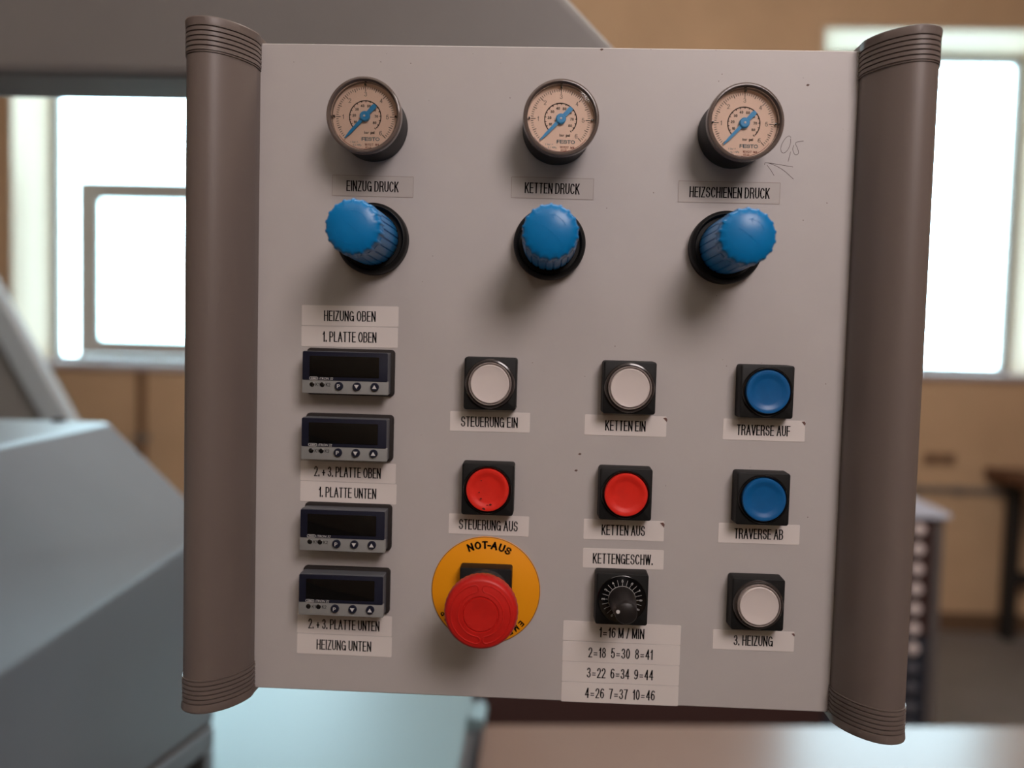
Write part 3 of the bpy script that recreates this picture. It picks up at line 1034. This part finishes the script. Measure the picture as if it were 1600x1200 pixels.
for a0, a1 in ((104, 262), (-76, 78)):
    for r in (11.4, 15.2):
        b.tube([(r * math.cos(math.radians(a)) * MM, -hgt(r) * MM, r * math.sin(math.radians(a)) * MM) for a in range(a0, a1 + 1, 4)], 0.38 * MM, 6)
    for aa in (a0, a1):
        pts = []
        for q in range(0, 181, 20):
            rr = 13.3 + 1.9 * math.cos(math.radians(q))
            da = (1 if aa == a1 else -1) * math.degrees(1.9 * math.sin(math.radians(q)) / 13.3)
            pts.append((rr * math.cos(math.radians(aa + da)) * MM, -hgt(rr) * MM, rr * math.sin(math.radians(aa + da)) * MM))
        b.tube(pts, 0.38 * MM, 6)
b.build('turn_arrows', M_ESTOP, e)

# ---- speed dial
s = button_base('speed_dial')
s.location = (62.9 * MM, 0, -114.4 * MM)
tag(s, 'black speed dial with white scale below the KETTENGESCHW. sticker')
MB().lathe([(13.2, 9.3), (13.2, 9.9), (12.9, 10.1), (12.5, 9.9), (0, 9.9)], 64).build('scale_plate', M_BLACKSH, s)
b = MB()
b.arc(7.4, -32, 212, 0.18, 9.97, 60)
for i in range(21):
    a = 240 - 15 * i
    if i % 2:
        b.tick(a, 7.4, 10.9, 0.16, 9.97)
    else:
        b.tick(a, 7.4, 9.2, 0.16, 9.97)
        if i // 2 <= 10:
            x, z = polar(10.2, a)
            drawn(b, str(i // 2), x, z, 1.6, 9.97, rot=a - 90, t=0.28, narrow=0.9)
b.build('scale_print', M_PRINT, s, flat=True)
grip = lambda a, q: 1.0 + (0.03 * math.cos(a * 24) if 2 <= q <= 3 else 0)
b = MB()
b.lathe([(7.2, 9.9), (7.4, 10.3), (7.3, 13.0), (6.0, 28.0), (5.7, 31.6), (5.1, 32.3), (0, 32.5)], 96)
c, s_ = math.cos(math.radians(168)), math.sin(math.radians(168))
al = lambda u, v: (c * u - s_ * v, s_ * u + c * v)
b.build('dial_knob', material('dial_knob_black', lin(36, 32, 31), 0.4), s, smooth=50)
# pointer fin with a white dot
MB().prism([al(2.0, -1.9), al(6.6, -1.3), al(6.6, 1.3), al(2.0, 1.9)], 11.0, 31.2).build('pointer_fin', material('pointer_brown', lin(52, 43, 40), 0.35), s, bevel=0.0004)
x, z = al(4.4, 0)
MB().lathe([(0.95, 31.0), (0.95, 32.75), (0, 32.85)], 20, x, z).build('pointer_dot', M_PRINT, s)

# ---- pencil note and small chips in the paint
b = MB()
for pts in ([(145.2, 135.6), (144.2, 136.5), (142.4, 135.4), (140.7, 132.6), (140.0, 129.8), (140.6, 127.9), (142.1, 127.6), (143.9, 129.5), (145.0, 132.6), (145.0, 135.1)],
            [(145.3, 128.2), (144.8, 125.8), (144.2, 123.0)],
            [(151.9, 134.0), (147.8, 133.0), (148.8, 130.2), (149.5, 127.8), (148.6, 126.7), (147.4, 127.0), (146.4, 129.3), (146.7, 131.7)],
            [(131.9, 121.0), (132.0, 122.0), (133.1, 122.2), (139.3, 121.4), (146.9, 120.2)],
            [(133.1, 121.0), (135.1, 118.5), (137.1, 115.5)],
            [(133.2, 122.2), (136.5, 121.2), (141.9, 118.4), (147.4, 113.8)]):
    b.ribbon(smooth_line(pts), 0.24, 0.03)
o = b.build('pencil_note', M_PEN, PANEL, flat=True)
tag(o, 'handwritten 0,5 with an arrow towards a gauge')
CH = [(-123.2, 171.5), (-72.6, 176.6), (-75.6, 172.2), (-25.8, 177.2), (-59.3, 171.7), (-10.8, 172.4), (-49.1, 152.1), (-5.2, 154.2), (105.8, 164.6), (107.4, 168.3), (150.2, 166.9), (152.7, 163.3), (172.2, 140.5), (174.9, 139.9), (95.0, 111.1), (114.1, 118.9), (73.4, 105.2), (48.6, 96.5), (165.6, 101.6), (153.5, 92.2), (142.9, 64.1), (143.4, 53.4), (109.3, 50.9), (-45.2, 68.7), (-50.5, 54.7), (-49.5, -29.7), (37.9, -36.9), (36.4, -46.5), (85.6, -53.4), (39.7, 5.3), (113.8, 16.5), (116.0, 13.1), (134.8, 15.3), (131.0, -41.6), (163.1, -68.0), (7.4, -64.2), (43.1, 180.4), (69.3, 180.6), (103.8, 180.7), (-77.4, -98.8), (17.3, 7.5), (10.9, 11.9), (55.5, 22.2), (169.4, 4.9)]
b = MB()
for x, z in CH:
    r = random.uniform(0.16, 0.38)
    st = random.uniform(0.5, 1.8)
    a = random.uniform(0, PI)
    n = 8
    pts = []
    for i in range(n):
        u, v = r * st * random.uniform(.6, 1.2) * math.cos(2 * PI * i / n), r * random.uniform(.4, .9) * math.sin(2 * PI * i / n)
        pts.append((x + u * math.cos(a) - v * math.sin(a), z + u * math.sin(a) + v * math.cos(a)))
    b.poly(pts, 0.03)
for x, z in ((36.4, -46.5), (43.1, 180.4), (38.2, -37.4), (152.7, 163.3)):
    b.poly([(x - 0.9, z - 0.3), (x + 0.2, z - 0.7), (x + 1.1, z + 0.1), (x + 0.2, z + 0.6), (x - 0.5, z + 0.3)], 0.035)
o = b.build('paint_chips', M_CHIP, PANEL, flat=True)
tag(o, 'small brown chips in the grey paint', kind='stuff')
b = MB()
for x, z, w, hh_ in ((84.1, -16.8, 1.2, 1.6), (84.6, -74.6, 1.3, 1.9), (158.6, -16.6, 1.1, 1.5), (158.1, -133.4, 1.0, 0.9)):
    b.poly([(x - w, z + 0.6), (x + w * 0.4, z + 0.9), (x + w, z - 0.2), (x + w * 0.7, z - hh_), (x, z - hh_ * 0.4)], 0.30)
o = b.build('sticker_stains', material('stain_brown', lin(110, 78, 72), 0.8), PANEL, flat=True)
tag(o, 'brown stains on worn sticker corners', kind='stuff')

bpy.context.view_layer.update()
